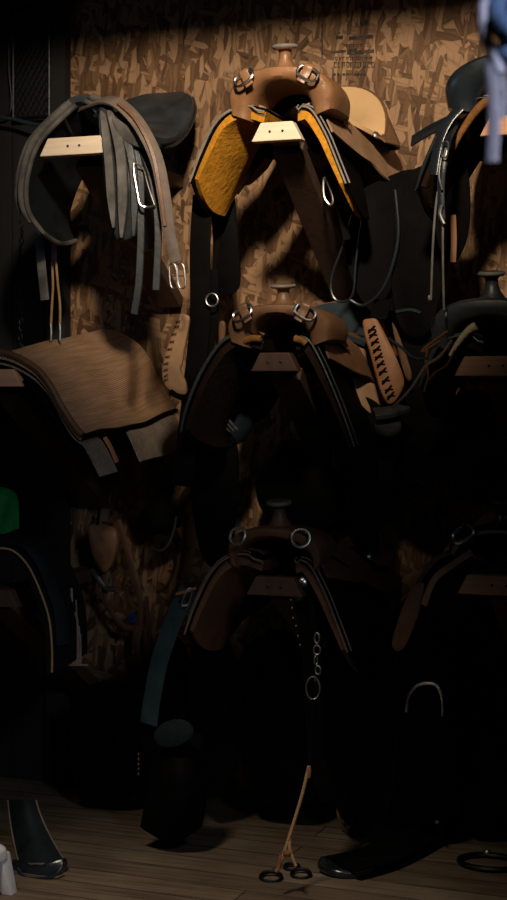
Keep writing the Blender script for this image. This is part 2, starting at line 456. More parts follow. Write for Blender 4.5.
# ------------------------------------------------------------------ racks
YF = -.70
def rack(px, py, wb, label, mat='pine_old', x=None):
    c = W(px, py, YF - .02)
    t = thing('saddle_rack', label, 'saddle rack', (c.x, 0, c.z - .3), 'wooden saddle racks on the wall')
    h = .05; z0 = c.z - h / 2; z1 = c.z + h / 2; wt = wb - .052
    P = [(-wb / 2, z0), (wb / 2, z0), (wt / 2, z1), (-wt / 2, z1)]
    vs = [(c.x + p[0], yy, p[1]) for yy in (YF - .035, YF) for p in P]
    eb = MB().add(vs, [(0, 1, 2, 3), (7, 6, 5, 4), (0, 4, 5, 1), (1, 5, 6, 2), (2, 6, 7, 3), (3, 7, 4, 0)]).build('end_block', mat, t, bevel=.003, smooth=False)
    for dx in (-.018, .018): MB().lathe([(.0035, -.001), (.0035, .002), (.002, .003)], (c.x + dx, YF - .035, c.z), (0, -1, 0), 10).build('screw', 'black_iron', eb)
    MB().box((c.x, YF / 2, c.z - .005), (.07, abs(YF) - .001, .04)).build('arm', mat if mat == 'pine_old' else 'brace_shade_wood', t, bevel=.003, smooth=False)
    # brace
    p0 = V((c.x, YF + .07, c.z - .03)); p1 = V((c.x, -.03, c.z - .40)); d = p1 - p0
    rot = d.to_track_quat('Z', 'Y').to_matrix()
    MB().box((p0 + p1) / 2, (.085, .04, d.length), rot).build('brace', 'brace_shade_wood', t, bevel=.003, smooth=False)
    settle(t); return c
R = {}
R['tl'] = rack(76, 146.5, .215, 'pale pine rack arm under the grey leather saddle at the top left', 'pine')
R['tc'] = rack(278, 132, .142, 'pale wooden rack arm with screwed end block under the yellow lined saddle', 'pine')
R['tr'] = rack(520, 125, .20, 'wooden rack arm at the top right edge under the black saddle')
R['ml'] = rack(-8, 378, .205, 'wooden rack arm at the left edge under the brown blanket', 'pine_old')
R['mc'] = rack(276, 362, .135, 'rack arm in the shade under the brown saddle in the middle', 'brace_shade_wood')  # darker wood paints in the saddle's shade on this block
R['mr'] = rack(497, 366, .215, 'reddish wooden rack arm under the black horned saddle at the right')
R['bl'] = rack(-12, 597, .205, 'shaded rack arm under the black piped pad at the lower left', 'brace_shade_wood')  # block coloured dark to read as shaded
R['bc'] = rack(276, 586, .16, 'shaded rack arm under the lowest brown saddle', 'brace_shade_wood')  # shade on the block comes from its darker wood colour
R['br'] = rack(500, 585, .215, 'reddish brown rack arm at the lower right under the lowest black saddle')

# ------------------------------------------------------------------ western saddles
def prof(pts):
    P = [V((p[0], 0, p[1])) for p in pts]
    return lambda t: spl(P, t)
LP_ = [(-.045, .040), (-.095, .046), (-.145, .015), (-.195, -.075), (-.235, -.17), (-.25, -.235), (-.235, -.27)]
RP_ = [(.045, .040), (.075, .034), (.105, -.02), (.140, -.105), (.172, -.185), (.200, -.265), (.215, -.310)]
def western(label, c, leath, edge, lining, seat, jock, outer, horn=True, ring='d', gap=.0, dz=0, kx=1.0, L=.60, fork=(.176, .150, .100, .082), cant=.155, rear=.52, front=.84, group=None, z_skirt=1.0, hx=0, jt=.38, hs=1.0):
    z0 = c.z + .025 + gap; y0 = YF + .012; X = c.x
    t = thing('western_saddle', label, 'saddle', (X, y0 + L / 2, z0), group)
    Z = lambda x, y, z: V((X + x, y0 + y, z0 + z))
    # skirts with fleece lining
    def tmax(s):
        k = s / L
        a = .80 + .20 * math.sin(min(1, k / .22) * PI / 2)
        if k > .3: a -= (1 - rear) * min(1, (k - .3) / .25) ** 1.0
        if k > .85: a -= .12 * ((k - .85) / .15) ** 2
        return a * front
    for sd, pts, nm in ((-1, LP_, 'left'), (1, RP_, 'right')):
        pf = prof([(p[0] * kx, p[1] * (z_skirt if p[1] < 0 else 1)) for p in pts])
        def fn(u, v, e0=0, e1=0):
            s = -e0 + u * (L + 2 * e0); p = pf(min(1, v * (tmax(max(0, min(s, L))) + e1)))
            fl = .012 * math.sin(u * PI)
            g = max(0, 1 - s / .17) ** 1.6 * min(1, v * 1.6)
            return Z(p.x + sd * (-.01 * u + (.030 if sd < 0 else .012) * g), s, p.z + .02 * u - fl + (.012 if sd < 0 else 0) * g)
        q = (lambda u, v: fn(u, v)) if sd < 0 else (lambda u, v: fn(u, v))
        sgn = 1 if sd < 0 else -1
        # outward offset direction differs by side
        o_ = [(0, -.026), (0, .006)]
        sk = MB().sheet(lambda u, v: fn(u, v, .004, .02), 26, 20, 0, .007 * (-1 if sd > 0 else 1) * -1 * -1).build('skirt', outer, t)
        sp = .40
        MB().sheet(lambda u, v: fn(u * sp, v * (1 - .06 * max(0, u - .8) / .2), -.004, -.005), 16, 20, 0, lambda u, v: -(.032 - .018 * v) * (1 - .5 * max(0, u - .7) / .3) * (-1 if sd > 0 else 1)).build('fleece_lining', lining, sk)
        MB().sheet(lambda u, v: fn(sp + u * (1 - sp), v, -.004, -.005), 16, 20, 0, -.010 * (-1 if sd > 0 else 1)).build('shade_dark_lining', 'fleece_dark', sk)  # rear of the lining coloured dark in place of its shade
        # bound front edge: layered leather edges
        eb = MB()
        for (oy, on) in ((-.006, .004), (.006, .012)):
            pp = []
            for k in range(19):
                p = pf(min(1, k / 18 * tmax(0) * 1.0)); nx = pf(min(1, k / 18 + .03)) - pf(max(0, k / 18 - .03))
                nn = V((-nx.z, 0, nx.x)).normalized() * (1 if sd < 0 else -1)
                if nn.x * sd < 0: nn = -nn
                pp.append(fn(0, k / 18, .004, .02) + V((0, oy, 0)) + nn * on)
            eb.tube(pp, .0030 if oy < 0 else .0024, 7, raw=True)
        eb.build('edge_binding', edge, sk)
    # jockeys: the upper leathers over the skirts
    for sd, pts in ((-1, LP_), (1, RP_)):
        pf = prof([(p[0] * kx, p[1] * (z_skirt if p[1] < 0 else 1)) for p in pts])
        def fj(u, v):
            s = .03 + u * (L - .02); k = u
            tm = jt * (.75 + .25 * math.sin(min(1, k * 1.6) * PI * .5)) + (.10 * math.sin(max(0, (k - .45) / .55) * PI))
            p = pf(v * tm); off = V((sd * (.018 + .035 * u * v), 0, .016 + .02 * u * v)) * (1 if v > .05 else .6)
            return Z(p.x, s, p.z + .02 * u - .006 * math.sin(u * PI)) + off
        MB().sheet(fj, 26, 10, 0, .005 * (1 if sd < 0 else -1)).build('jockey', jock, t)
    # rigging strap with keeper on each side of the fork
    for sd, pts in ((-1, LP_), (1, RP_)):
        pf = prof([(p[0] * kx, p[1] * (z_skirt if p[1] < 0 else 1)) for p in pts]); q = []
        for k in range(7):
            p = pf(.10 + .035 * k); q.append(Z(p.x + sd * .034, .02 + .030 * k, p.z + .030))
        sp_ = MB().strap(q, .030, .007, (sd * .8, -.2, .6)).build('rigging_strap', jock, t)
        MB().blob(q[1] + V((sd * .003, -.004, .004)), (.008, .006, .008), 12).build('stud', 'silver', sp_)
    # fork (swell) with an arched gullet
    A, B, ai, bi = (fork[0], fork[1], fork[3], fork[2])
    fd = .10
    nphi, nps = 40, 20; vs = []; fs = []
    for i in range(nphi + 1):
        ph = PI * i / nphi; cs, sn = math.cos(ph), math.sin(ph)
        ox = A * (abs(cs) ** .85) * (1 if cs > 0 else -1) * (1 - .10 * (1 - sn) ** 3); oz = B * sn ** .8 - .0
        ix = ai * cs; iz = bi * sn ** .7
        oc = V((ox, 0, oz + .028 * (1 - sn))); ic = V((ix, 0, iz))
        mid = (oc + ic) / 2; hv = (oc - ic) / 2
        for k in range(nps):
            a = 2 * PI * k / nps; ca, sa = math.cos(a), math.sin(a)
            e = .62
            hh = (abs(ca) ** e) * (1 if ca > 0 else -1); yy = (abs(sa) ** e) * (1 if sa > 0 else -1)
            back = .5 + .5 * yy
            p = mid + hv * (hh * (1.0 - .10 * (1 - yy) * max(0, hh)))
            vs.append(Z(hx + p.x * (1 - .06 * back), .055 + fd * yy + .03 * (1 - sn), p.z * (1 - .10 * back) + .012))
    for i in range(nphi):
        for k in range(nps): fs.append((i * nps + k, i * nps + (k + 1) % nps, (i + 1) * nps + (k + 1) % nps, (i + 1) * nps + k))
    fs.append(tuple(range(nps))); fs.append(tuple(nphi * nps + k for k in range(nps)))
    fk = MB().add(vs, fs).build('fork', leath, t)
    # rolled welt on the gullet edge
    pp = [Z(hx + (ai + .006) * math.cos(PI * k / 24), -.022 + .055 - .028 + .03 * (1 - math.sin(PI * k / 24)), (bi + .006) * math.sin(PI * k / 24) ** .7 + .012) for k in range(25)]
    MB().tube(pp, .0045, 8, raw=True).build('gullet_welt', jock, fk)
    def gl(u, v):
        a = PI * v; k = 1 - max(0, (u - .6) / .4) ** 2
        return Z(hx + (ai + .008) * math.cos(a) * (.3 + .7 * k), .04 + .30 * u, (bi + .008) * math.sin(a) ** .7 * k + .012)
    MB().sheet(gl, 12, 20, 0, .004).build('gullet_lining', 'dark_leather', fk)
    if horn:
        ht = B + .012
        HM = lambda pr: [(r, z * hs) for r, z in pr]
        MB().lathe(HM([(.052, -.022), (.036, -.004), (.023, .014), (.017, .034), (.0165, .046), (.020, .052), (.031, .054), (.034, .058), (.034, .063), (.030, .067), (.012, .069)]), Z(hx, .035, ht - .006), (0, -.12, 1), 26).build('horn', leath, t)
        MB().lathe(HM([(.0345, .057), (.0360, .060), (.0345, .0645), (.0325, .0665)]), Z(hx, .035, ht - .006), (0, -.12, 1), 26).build('horn_binding', 'edge_leather' if leath != 'black_leather' else 'worn_or_lit_black_leather', t)
    # metal rings on the swells
    for sd in ((-1, 1) if ring else ()):
        ph = PI / 2 - sd * .70
        cs, sn = math.cos(ph), math.sin(ph)
        p = Z(hx + (A + ai) / 2 * 1.06 * cs, -.046, (B + bi) / 2 * 1.05 * sn ** .75 + .012); n = V((cs * .4, -1, .35)).normalized()
        rg = MB()
        if ring == 'd':
            u = V((sd * .8, .0, -.45)); u = (u - n * u.dot(n)).normalized(); w = n.cross(u)
            if w.z < 0: w = -w
            pts = []
            for k in range(20):
                a = 2 * PI * k / 20; e = .7
                pts.append(p + n * .008 + u * (.029 * abs(math.cos(a)) ** e * (1 if math.cos(a) > 0 else -1)) + w * (.018 * abs(math.sin(a)) ** e * (1 if math.sin(a) > 0 else -1)))
            rg.tube(pts, .0042, 8, True, raw=True)
            MB().strap([p + n * .002 + w * .03 - u * .010, p + n * .013 + w * .018 - u * .008, p + n * .006 - u * .006, p + n * .001 - w * .028 - u * .006], .024, .004, n).build('ring_keeper', leath, t)
        else:
            rg.ring(p + n * .010, .024, .0045, n)
        rg.build('ring', 'silver' if ring == 'd' else 'dull_silver', t)
    # seat bowl rising to the cantle
    def so(a):      # outline radius, a=0 right, PI/2 back
        return V((.180 * math.cos(a), (.215 if math.sin(a) > 0 else .20) * math.sin(a) * .92, 0))
    def seat_f(u, v):
        a = 2 * PI * u; r = .02 + .98 * v; o_ = so(a) * r
        wdt = 1 - .35 * max(0, -math.sin(a)) * r
        back = max(0, math.sin(a)); ce = .5 + .5 * math.sin(a)
        z = .055 + cant * (back ** .8) * r ** 2.2 - .045 * abs(math.cos(a)) ** 2 * r ** 2 * (1 - .5 * back) + .03 * max(0, -math.sin(a)) * r
        return Z(hx + o_.x * wdt, .40 + o_.y, z)
    MB().sheet(seat_f, 48, 10, 0, -.012).build('seat', seat, t)
    def cant_f(u, v):
        a = -.25 + (PI + .5) * u; p = seat_f((a / (2 * PI)) % 1, 1); base = Z(0, .40, .0)
        d = (p - base); d.z = 0; d.normalize()
        q = p + d * .004 + V((0, 0, .004))
        zb = z0 + .045 - .05 * abs(math.cos(a))
        k = v ** .8
        w = q.lerp(V((q.x, q.y, zb)), k) + d * (.028 * math.sin(k * PI * .55) + .012 * k)
        w.y = min(w.y, -.012)
        return w
    cn = MB().sheet(cant_f, 40, 10, 0, .006).build('cantle', leath if leath != 'tan_leather' else 'brown_leather', t)
    pp = []
    for k in range(31):
        a = -.2 + (PI + .4) * k / 30; pp.append(seat_f((a / (2 * PI)) % 1, 1) + V((0, .0, .004)))
    MB().tube(pp, .0075, 8, raw=True).build('cantle_roll', leath if leath != 'tan_leather' else 'brown_leather', cn)
    # concho button behind the swell
    for sd in (-1, 1):
        MB().lathe([(.013, 0), (.013, .003), (.009, .007), (.003, .009)], Z(hx + sd * .168, .36, .020), (sd * .75, -.45, .5), 18).build('concho', 'dull_silver', t)
    t['y0'] = y0
    del t['y0']
    return t

def laced_stirrup(t, left, right, lace, tread, wrap, inner, side, lr=.0022, ll=.008, mat='dull_brown_leather', th=.022):
    """stirrup: two leather wrapped sides, one laced; a tread below"""
    st = MB().plate(left, th, (.2, -1, .1)).build('stirrup', wrap, t)
    P = [spl([V(p) for p in lace], k / 9) for k in range(10)]; lc = MB()
    for i, c in enumerate(P):
        T = (P[min(9, i + 1)] - P[max(0, i - 1)]).normalized(); S = T.cross(V((0, -1, 0))).normalized()
        c = c + V((.2, -1, .1)).normalized() * (th * .5)
        lc.tube([c - S * ll - T * ll * .6, c + V((0, -.004, 0)), c + S * ll + T * ll * .6], lr, 6)
        lc.tube([c - S * ll + T * ll * .4, c + V((0, -.003, 0)), c + S * ll * .9], lr * .8, 6)
    lc.build('lacing', mat, st)
    MB().plate(right, .018, (.2, -1, .1)).build('stirrup_side', side, st)
    MB().strap(tread, .06, .018, (0, -.4, 1)).build('tread', inner, st)
    return st

t = western('tan western saddle with yellow fleece lining and pale suede seat, top row middle', R['tc'], 'tan_leather', 'edge_leather', 'fleece_yellow', 'suede_tan', 'skirt_leather', 'dark_leather', front=.77, jt=.50, group='western saddles on the racks')
# left fender, strap and stirrup
MB().plate([W(212, 190, -.44), W(232, 188, -.44), W(238, 240, -.43), W(239, 288, -.42), W(216, 290, -.43), W(213, 240, -.44)], .006).build('fender', 'dark_leather', t)
MB().strap([W(203, 195, -.56), W(200, 250, -.57), W(200, 320, -.57), W(193, 390, -.57), W(186, 450, -.58), W(182, 486, -.58)], .06, .006, (0.1, -1, 0)).build('latigo', 'dark_leather', t)
b1 = MB().ring(W(212, 300, -.585), .018, .003, (0, -1, 0), 1.0, 1.0)
b1.build('buckle', 'dull_silver', t)
MB().strap([W(212, 270, -.55), W(213, 310, -.55), W(208, 350, -.55), W(206, 385, -.55)], .035, .005, (0, -1, 0)).build('stirrup_leather', 'dark_leather', t)
laced_stirrup(t, [W(p[0], p[1], -.60) for p in ((180, 316), (186, 315), (190, 319), (188, 335), (183, 360), (181, 372), (187, 386), (186, 394), (177, 393), (168, 388), (163, 378), (164, 362), (171, 338))],
              [W(p[0], p[1], -.53) for p in ((219, 325), (223, 321), (226, 326), (225, 345), (226, 366), (221, 368), (219, 345))],
              [W(p[0], p[1], -.60) for p in ((179, 322), (173, 342), (167, 364), (167, 380))],
              [W(170, 389, -.59), W(190, 397, -.56), W(214, 394, -.54)], 'laced_leather', 'dark_leather', 'dull_brown_leather', ll=.006)
# right fender, loops and stirrup
MB().plate([W(352, 200, -.36), W(385, 178, -.30), W(418, 172, -.22), W(421, 220, -.24), W(418, 270, -.28), W(402, 305, -.33), W(372, 312, -.36), W(352, 280, -.38), W(345, 240, -.38)], .008).build('fender', 'dark_leather', t)
for (pts, w) in (([(352, 215), (345, 240), (331, 280), (336, 300), (352, 296), (356, 260), (362, 220)], .004), ([(395, 190), (398, 240), (385, 285), (365, 305), (350, 300)], .005)):
    MB().tube([W(p[0], p[1], -.42) for p in pts], w, 8).build('saddle_string', 'black_leather', t)
MB().tube([W(324, 178, -.52), W(329, 186, -.52), W(333, 200, -.52), W(330, 205, -.52), W(324, 196, -.52)], .004, 8, closed=True).build('cinch_ring', 'silver', t)
MB().strap([W(327, 165, -.51), W(334, 190, -.50), W(342, 215, -.50), W(347, 240, -.50)], .022, .005, (.4, -1, .2)).build('cinch_strap', 'dark_leather', t)
MB().strap([W(383, 300, -.40), W(378, 320, -.45)], .05, .006, (0, -1, 0)).build('stirrup_leather', 'dark_leather', t)
laced_stirrup(t, [W(p[0], p[1], -.46) for p in ((363, 322), (370, 319), (378, 321), (388, 340), (398, 362), (404, 380), (402, 390), (394, 402), (386, 402), (379, 388), (372, 360), (365, 338))],
              [W(p[0], p[1], -.42) for p in ((392, 325), (397, 330), (408, 360), (412, 376), (407, 380), (400, 360))],
              [W(p[0], p[1], -.46) for p in ((372, 330), (377, 350), (383, 372), (391, 396))],
              [W(374, 414, -.50), W(390, 412, -.48), W(402, 408, -.44)], 'orange_leather', 'worn_or_lit_black_leather', 'dull_brown_leather', lr=.003, ll=.012, mat='dark_leather')
MB().lathe([(.036, -.012), (.039, -.006), (.039, .006), (.036, .012)], W(388, 427, -.48), (.1, -.5, 1), 24, 1.0).build('stirrup_boot', 'worn_or_lit_black_leather', t)
settle(t)

t = western('brown western saddle with horn, black suede seat and grey bound skirts, middle row', R['mc'], 'brown_leather', 'worn_or_lit_black_leather', 'fleece_dark', 'suede_teal', 'brown_leather', 'dark_leather', fork=(.174, .128, .086, .080), hs=.82, jt=.48, cant=.11, rear=.75, front=.98, group='western saddles on the racks')
# little tufts of brown fleece at the top of the skirts
for sx_, pts in ((-1, [(-.050, .045), (-.075, .047), (-.10, .040)]), (1, [(.045, .045), (.065, .040), (.078, .030)])):
    MB().tube([V((R['mc'].x + p[0], YF + .004, R['mc'].z + .018 + p[1])) for p in pts], .010, 10).build('fleece_roll', 'fleece_brown', t)
MB().plate([W(338, 345, -.40), W(356, 343, -.36), W(371, 360, -.33), W(386, 408, -.36), W(372, 414, -.40), W(352, 390, -.43)], .008).build('fender', 'skirt_leather', t)
MB().plate([W(214, 432, -.46), W(240, 412, -.40), W(252, 424, -.38), W(242, 442, -.40), W(224, 446, -.44)], .03).build('stirrup', 'black_leather', t)
mm_ = MB()
for k in range(3): mm_.tube([W(219 + 4 * k, 420 - 1 * k, -.49), W(230 + 4 * k, 432 - 1 * k, -.49)], .0035, 6)
mm_.build('stirrup_buckle', 'dull_silver', t)
for (x_, y_) in ((337, 412), (352, 416)):
    MB().ring(W(x_, y_, -.47), .016, .003, (.3, -1, 0), .8, 1.3).build('cinch_ring', 'silver', t)
MB().strap([W(330, 400, -.47), W(336, 430, -.48), W(338, 470, -.48)], .03, .005, (.2, -1, 0)).build('latigo', 'dark_leather', t)
MB().plate([W(p[0], p[1], -0.4) for p in ((352, 400), (376, 402), (392, 430), (390, 500), (372, 540), (350, 520), (344, 450))], .008).build('fender', 'dark_leather', t)  # extra dark panel added to blacken the wall behind, shape guessed
MB().plate([W(p[0], p[1], -0.24) for p in ((258, 470), (285, 440), (322, 450), (345, 480), (340, 520), (300, 530), (262, 510))], .008).build('fender', 'dark_leather', t)  # dark sheet added to stand in for shade below the arm
MB().plate([W(p[0], p[1], -0.42) for p in ((194, 432), (222, 428), (238, 450), (236, 520), (226, 562), (204, 560), (192, 500))], .008).build('fender', 'dark_leather', t)  # another added dark panel, covers wall that should look black
settle(t)

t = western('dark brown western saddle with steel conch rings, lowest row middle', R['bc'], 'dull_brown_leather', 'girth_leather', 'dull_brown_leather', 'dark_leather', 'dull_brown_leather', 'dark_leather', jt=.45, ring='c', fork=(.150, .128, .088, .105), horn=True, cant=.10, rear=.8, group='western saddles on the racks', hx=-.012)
MB().strap([W(188, 590, -.66), W(174, 620, -.665), W(160, 660, -.67), W(152, 700, -.67), W(149, 724, -.67)], .058, .006, (-.25, -1, .1)).build('latigo', 'teal_strap', t)
MB().tube([W(182, 604, -.69), W(187, 590, -.69), W(192, 590, -.69), W(188, 604, -.69)], .0028, 8, closed=True).build('buckle', 'silver', t)
MB().strap([W(176, 594, -.685), W(184, 592, -.69), (W(196, 588, -.685))], .008, .004, (0, -1, 0)).build('keeper', 'orange_leather', t)
# hooded stirrups down near the floor
hd = MB().sheet(lambda u, v: W(140 + 62 * u + 6 * math.sin(v * PI), 735 + 92 * v - 8 * math.sin(u * PI) * (1 - v) + 14 * math.sin(u * PI) * v, -.62 - .10 * math.sin(u * PI) * math.sin(.2 + v * PI * .9)), 16, 16, 0, .01)
hd.build('stirrup_hood', 'dark_leather', t)
MB().strap([W(168, 700, -.55), W(168, 725, -.58), W(168, 745, -.60)], .05, .006, (0, -1, 0)).build('stirrup_leather', 'dark_leather', t)
MB().plate([W(154, 735, -.73), W(165, 722, -.73), W(184, 720, -.73), W(194, 732, -.72), W(180, 745, -.73), W(162, 746, -.73)], .012).build('stirrup_flap', 'flap_leather', t)
cb = MB()
for k in range(5): cb.blob(W(138.5, 754 + 5 * k, -.70), (.004, .004, .005), 8)
cb.build('lacing', 'brass', t)
# spots of metal down the right edge
sp_ = MB()
for (x_, y_) in ((291, 600), (292, 608), (293, 618), (296, 626), (298, 636), (300, 645)): sp_.blob(W(x_, y_, -.715), (.003, .003, .004), 8)
sp_.build('lacing', 'dull_silver', t)
MB().lathe([(.017, 0), (.017, .003), (.012, .007), (.004, .009)], W(305, 581, -.665), (.5, -.8, .4), 20).build('concho', 'silver', t)
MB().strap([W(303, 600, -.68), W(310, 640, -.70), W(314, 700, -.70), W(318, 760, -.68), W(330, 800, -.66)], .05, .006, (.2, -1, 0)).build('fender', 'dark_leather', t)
MB().plate([W(p[0], p[1], -0.36) for p in ((318, 620), (350, 600), (385, 620), (400, 700), (392, 800), (368, 828), (340, 815), (322, 740))], .008).build('fender', 'dark_leather', t)  # dark panel added as shade over the lower wall, right side
MB().plate([W(p[0], p[1], -0.36) for p in ((196, 640), (222, 630), (240, 680), (236, 760), (214, 800), (196, 770), (188, 700))], .008).build('fender', 'dark_leather', t)  # same on the left: added dark sheet in place of shade
MB().plate([W(p[0], p[1], -0.28) for p in ((244, 650), (280, 630), (318, 650), (320, 740), (312, 800), (270, 806), (246, 780), (240, 700))], .008).build('cinch', 'dark_leather', t)  # dark sheet added to black out the wall, not a real cinch
MB().plate([W(p[0], p[1], -0.3) for p in ((160, 650), (182, 640), (196, 700), (196, 760), (180, 790), (158, 780), (152, 700))], .008).build('shade_panel', 'dark_leather', t)  # added dark panel filling in the shade further left
settle(t)

t = western('black western saddle with horn over the reddish rack, right edge middle row', R['mr'], 'worn_or_lit_black_leather', 'worn_or_lit_black_leather', 'fleece_dark', 'black_leather', 'black_leather', 'dark_leather', ring=None, cant=.12, fork=(.178, .150, .085, .095), hx=-.025, front=.62, kx=.85, group='western saddles on the racks')  # fork, horn and cantle in lighter leather to make up for missing light
MB().tube([W(p[0], p[1], -.715) for p in ((476, 326), (468, 331), (458, 343), (450, 356))], .012, 10, taper=lambda k: 1 - .6 * k).build('fleece_roll', 'fleece_cream', t)
MB().plate([W(p[0], p[1], -0.36) for p in ((388, 400), (402, 345), (425, 330), (446, 345), (456, 400), (450, 450), (430, 480), (404, 470), (390, 440))], .008).build('fender', 'dark_leather', t)  # dark panel added so the wall between the columns goes black
MB().plate([W(p[0], p[1], -0.3) for p in ((452, 400), (480, 390), (500, 410), (502, 470), (490, 500), (462, 500), (450, 450))], .008).build('fender', 'dark_leather', t)  # second added dark sheet, shade for the wall below the arm
settle(t)
t = western('glossy black saddle at the top right edge behind the hanging rope', R['tr'], 'black_leather', 'black_leather', 'fleece_dark', 'black_leather', 'dark_leather', 'dark_leather', cant=.10, ring=None, fork=(.235, .170, .09, .10), horn=True, group='western saddles on the racks')
MB().tube([V((R['tr'].x + p[0], YF + .004, R['tr'].z + .018 + p[1])) for p in [(-.06, .06), (-.10, .045), (-.14, .00), (-.175, -.06), (-.19, -.11)]], .014, 10, taper=lambda k: 1 - .6 * k).build('fleece_roll', 'fleece_brown', t)
MB().strap([W(460, 108, -.74), W(448, 122, -.75), W(438, 145, -.76), W(433, 175, -.77)], .025, .005, (-.3, -1, .3)).build('billet', 'black_leather', t)
MB().strap([W(455, 118, -.70), W(430, 130, -.66), W(412, 141, -.62)], .035, .006, (-.3, -1, .5)).build('rigging_flap', 'black_leather', t)
MB().plate([W(436, 160, -.58), W(462, 150, -.56), W(470, 190, -.55), W(468, 235, -.55), W(455, 262, -.56), W(440, 250, -.58), W(432, 200, -.58)], .008).build('fender', 'dark_leather', t)
MB().strap([W(453, 215, -.60), W(454, 240, -.60), W(453, 262, -.60)], .016, .005, (0, -1, 0)).build('saddle_string', 'orange_leather', t)
MB().plate([W(p[0], p[1], -0.4) for p in ((398, 185), (425, 165), (440, 180), (448, 240), (440, 300), (425, 335), (402, 330), (392, 290), (394, 230))], .008).build('fender', 'dark_leather', t)  # extra dark panel added to blacken the lit wall here, shape guessed
settle(t)
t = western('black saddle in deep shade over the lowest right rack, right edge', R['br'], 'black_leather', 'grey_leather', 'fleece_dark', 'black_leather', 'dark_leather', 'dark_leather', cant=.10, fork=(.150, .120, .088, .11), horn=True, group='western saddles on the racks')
MB().strap([W(472, 552, -.73), W(452, 565, -.735), W(434, 580, -.74), W(424, 605, -.74)], .018, .005, (-.3, -1, .4)).build('billet', 'skirt_leather', t)
MB().plate([W(412, 588, -.72), W(424, 584, -.72), W(420, 610, -.72), W(404, 648, -.72), W(392, 645, -.72), (W(400, 615, -.72))], .006).build('fender', 'dull_brown_leather', t)
MB().strap([W(424, 650, -.60), W(426, 670, -.60), W(426, 684, -.60)], .03, .005, (0, -1, 0)).build('stirrup_leather', 'dark_leather', t)
MB().tube([W(407, 712, -.62), W(408, 700, -.62), W(411, 692, -.62), W(418, 685, -.62), (W(427, 683, -.62)), W(436, 685, -.62), W(441, 693, -.62), W(443, 704, -.62), W(443, 716, -.62)], .005, 8).build('stirrup_bow', 'silver', t)
MB().plate([W(p[0], p[1], -0.34) for p in ((402, 640), (430, 610), (452, 650), (456, 740), (448, 810), (420, 822), (402, 780), (398, 700))], .008).build('fender', 'dark_leather', t)  # dark sheet added in place of deep shade under the saddle
MB().plate([W(p[0], p[1], -0.26) for p in ((456, 640), (486, 600), (504, 640), (507, 740), (498, 810), (470, 822), (456, 780), (452, 700))], .008).build('fender', 'dark_leather', t)  # added dark panel that carries the shade on to the right edge
settle(t)

# ------------------------------------------------------------------ english saddle, top left
c = R['tl']; z0 = c.z + .025; X = c.x; y0 = YF + .0
t = thing('english_saddle', 'worn grey and black english saddle with raised cantle, top left rack', 'saddle', (X, y0 + .3, z0))
Z = lambda x, y, z: V((X + x, y0 + y, z0 + z))
zc_ = [V((s, 0, z)) for s, z in ((0, .105), (.1, .075), (.22, .06), (.34, .065), (.46, .11), (.56, .18), (.66, .235))]
wc_ = [V((s, 0, z)) for s, z in ((0, .05), (.1, .075), (.22, .10), (.34, .125), (.46, .145), (.56, .145), (.66, .105))]
def seatf(u, v):
    s = spl(zc_, u); w = spl(wc_, u); k = 2 * v - 1
    yy = s.x
    if u > .8: w.z *= 1.0
    back = max(0, (u - .55) / .45)
    return Z(k * w.z, yy - .06 * back * abs(k) ** 2, s.z - .035 * k * k * (1 - back) + .010 * k * k * back - .02 * back ** 2 * abs(k) ** 3)
sm = MB().sheet(seatf, 40, 20, 0, -.022).build('seat', 'worn_or_lit_black_leather', t)
pp = [seatf(u / 24, 0) for u in range(25)] + [seatf(1, v / 12) for v in range(1, 13)] + [seatf(1 - u / 24, 1) for u in range(1, 25)]
MB().tube([p + V((0, 0, -.006)) for p in pp], .007, 8, raw=True).build('piping', 'black_leather', sm)
# panels under the cantle
def panf(u, v):
    s = .30 + .32 * u; k = 2 * v - 1; p = seatf(min(1, s / .66), v)
    p.z = p.z - .028 - .02 * math.sin(u * PI) * (1 - abs(k) ** 2); p.x = X + (p.x - X) * .96; return p
MB().sheet(panf, 20, 16, 0, -.03).build('panel', 'dark_leather', t)
LPe = [V((p[0], 0, p[1])) for p in [(-.01, .095), (-.075, .045), (-.130, -.010), (-.162, -.08), (-.177, -.15), (-.172, -.205), (-.140, -.255)]]
RPe = [V((p[0], 0, p[1])) for p in [(.02, .105), (.07, .075), (.095, .01), (.105, -.08), (.115, -.16), (.125, -.24), (.125, -.28)]]
for sd, pr in ((-1, LPe), (1, RPe)):
    def ff(u, v):
        p = spl(pr, v); s = .0 + u * (.32 - .08 * v) - .02 * math.sin(v * PI) * (1 - u) + .05 * v
        return Z(p.x * (1 - .12 * u) - (.03 * u * v if sd < 0 else 0), s, p.z - .05 * u * (1 - v) + (.02 * math.sin(u * PI) * -v))
    fl = MB().sheet(ff, 22, 26, 0, (.012 if sd < 0 else -.012)).build('flap', 'flap_leather', t)
    pp = [ff(0, v / 24) for v in range(25)] + [ff(u / 10, 1) for u in range(1, 11)]
    MB().tube(pp, .0075, 8, raw=True).build('flap_edge', 'grey_leather', fl)
    # padded roll along the front of the panel
    pp = [ff(.03, v / 20 * .92) + V((sd * .018, -.004, .012)) for v in range(21)]
    MB().tube(pp, .012, 10, raw=True).build('knee_roll', 'grey_leather', fl)
    pp = [ff(.02, v / 20 * .85) + V((sd * .040, .012, .012)) for v in range(21)]
    if sd < 0: MB().tube(pp, .007, 10, raw=True).build('welt', 'grey_leather', fl)
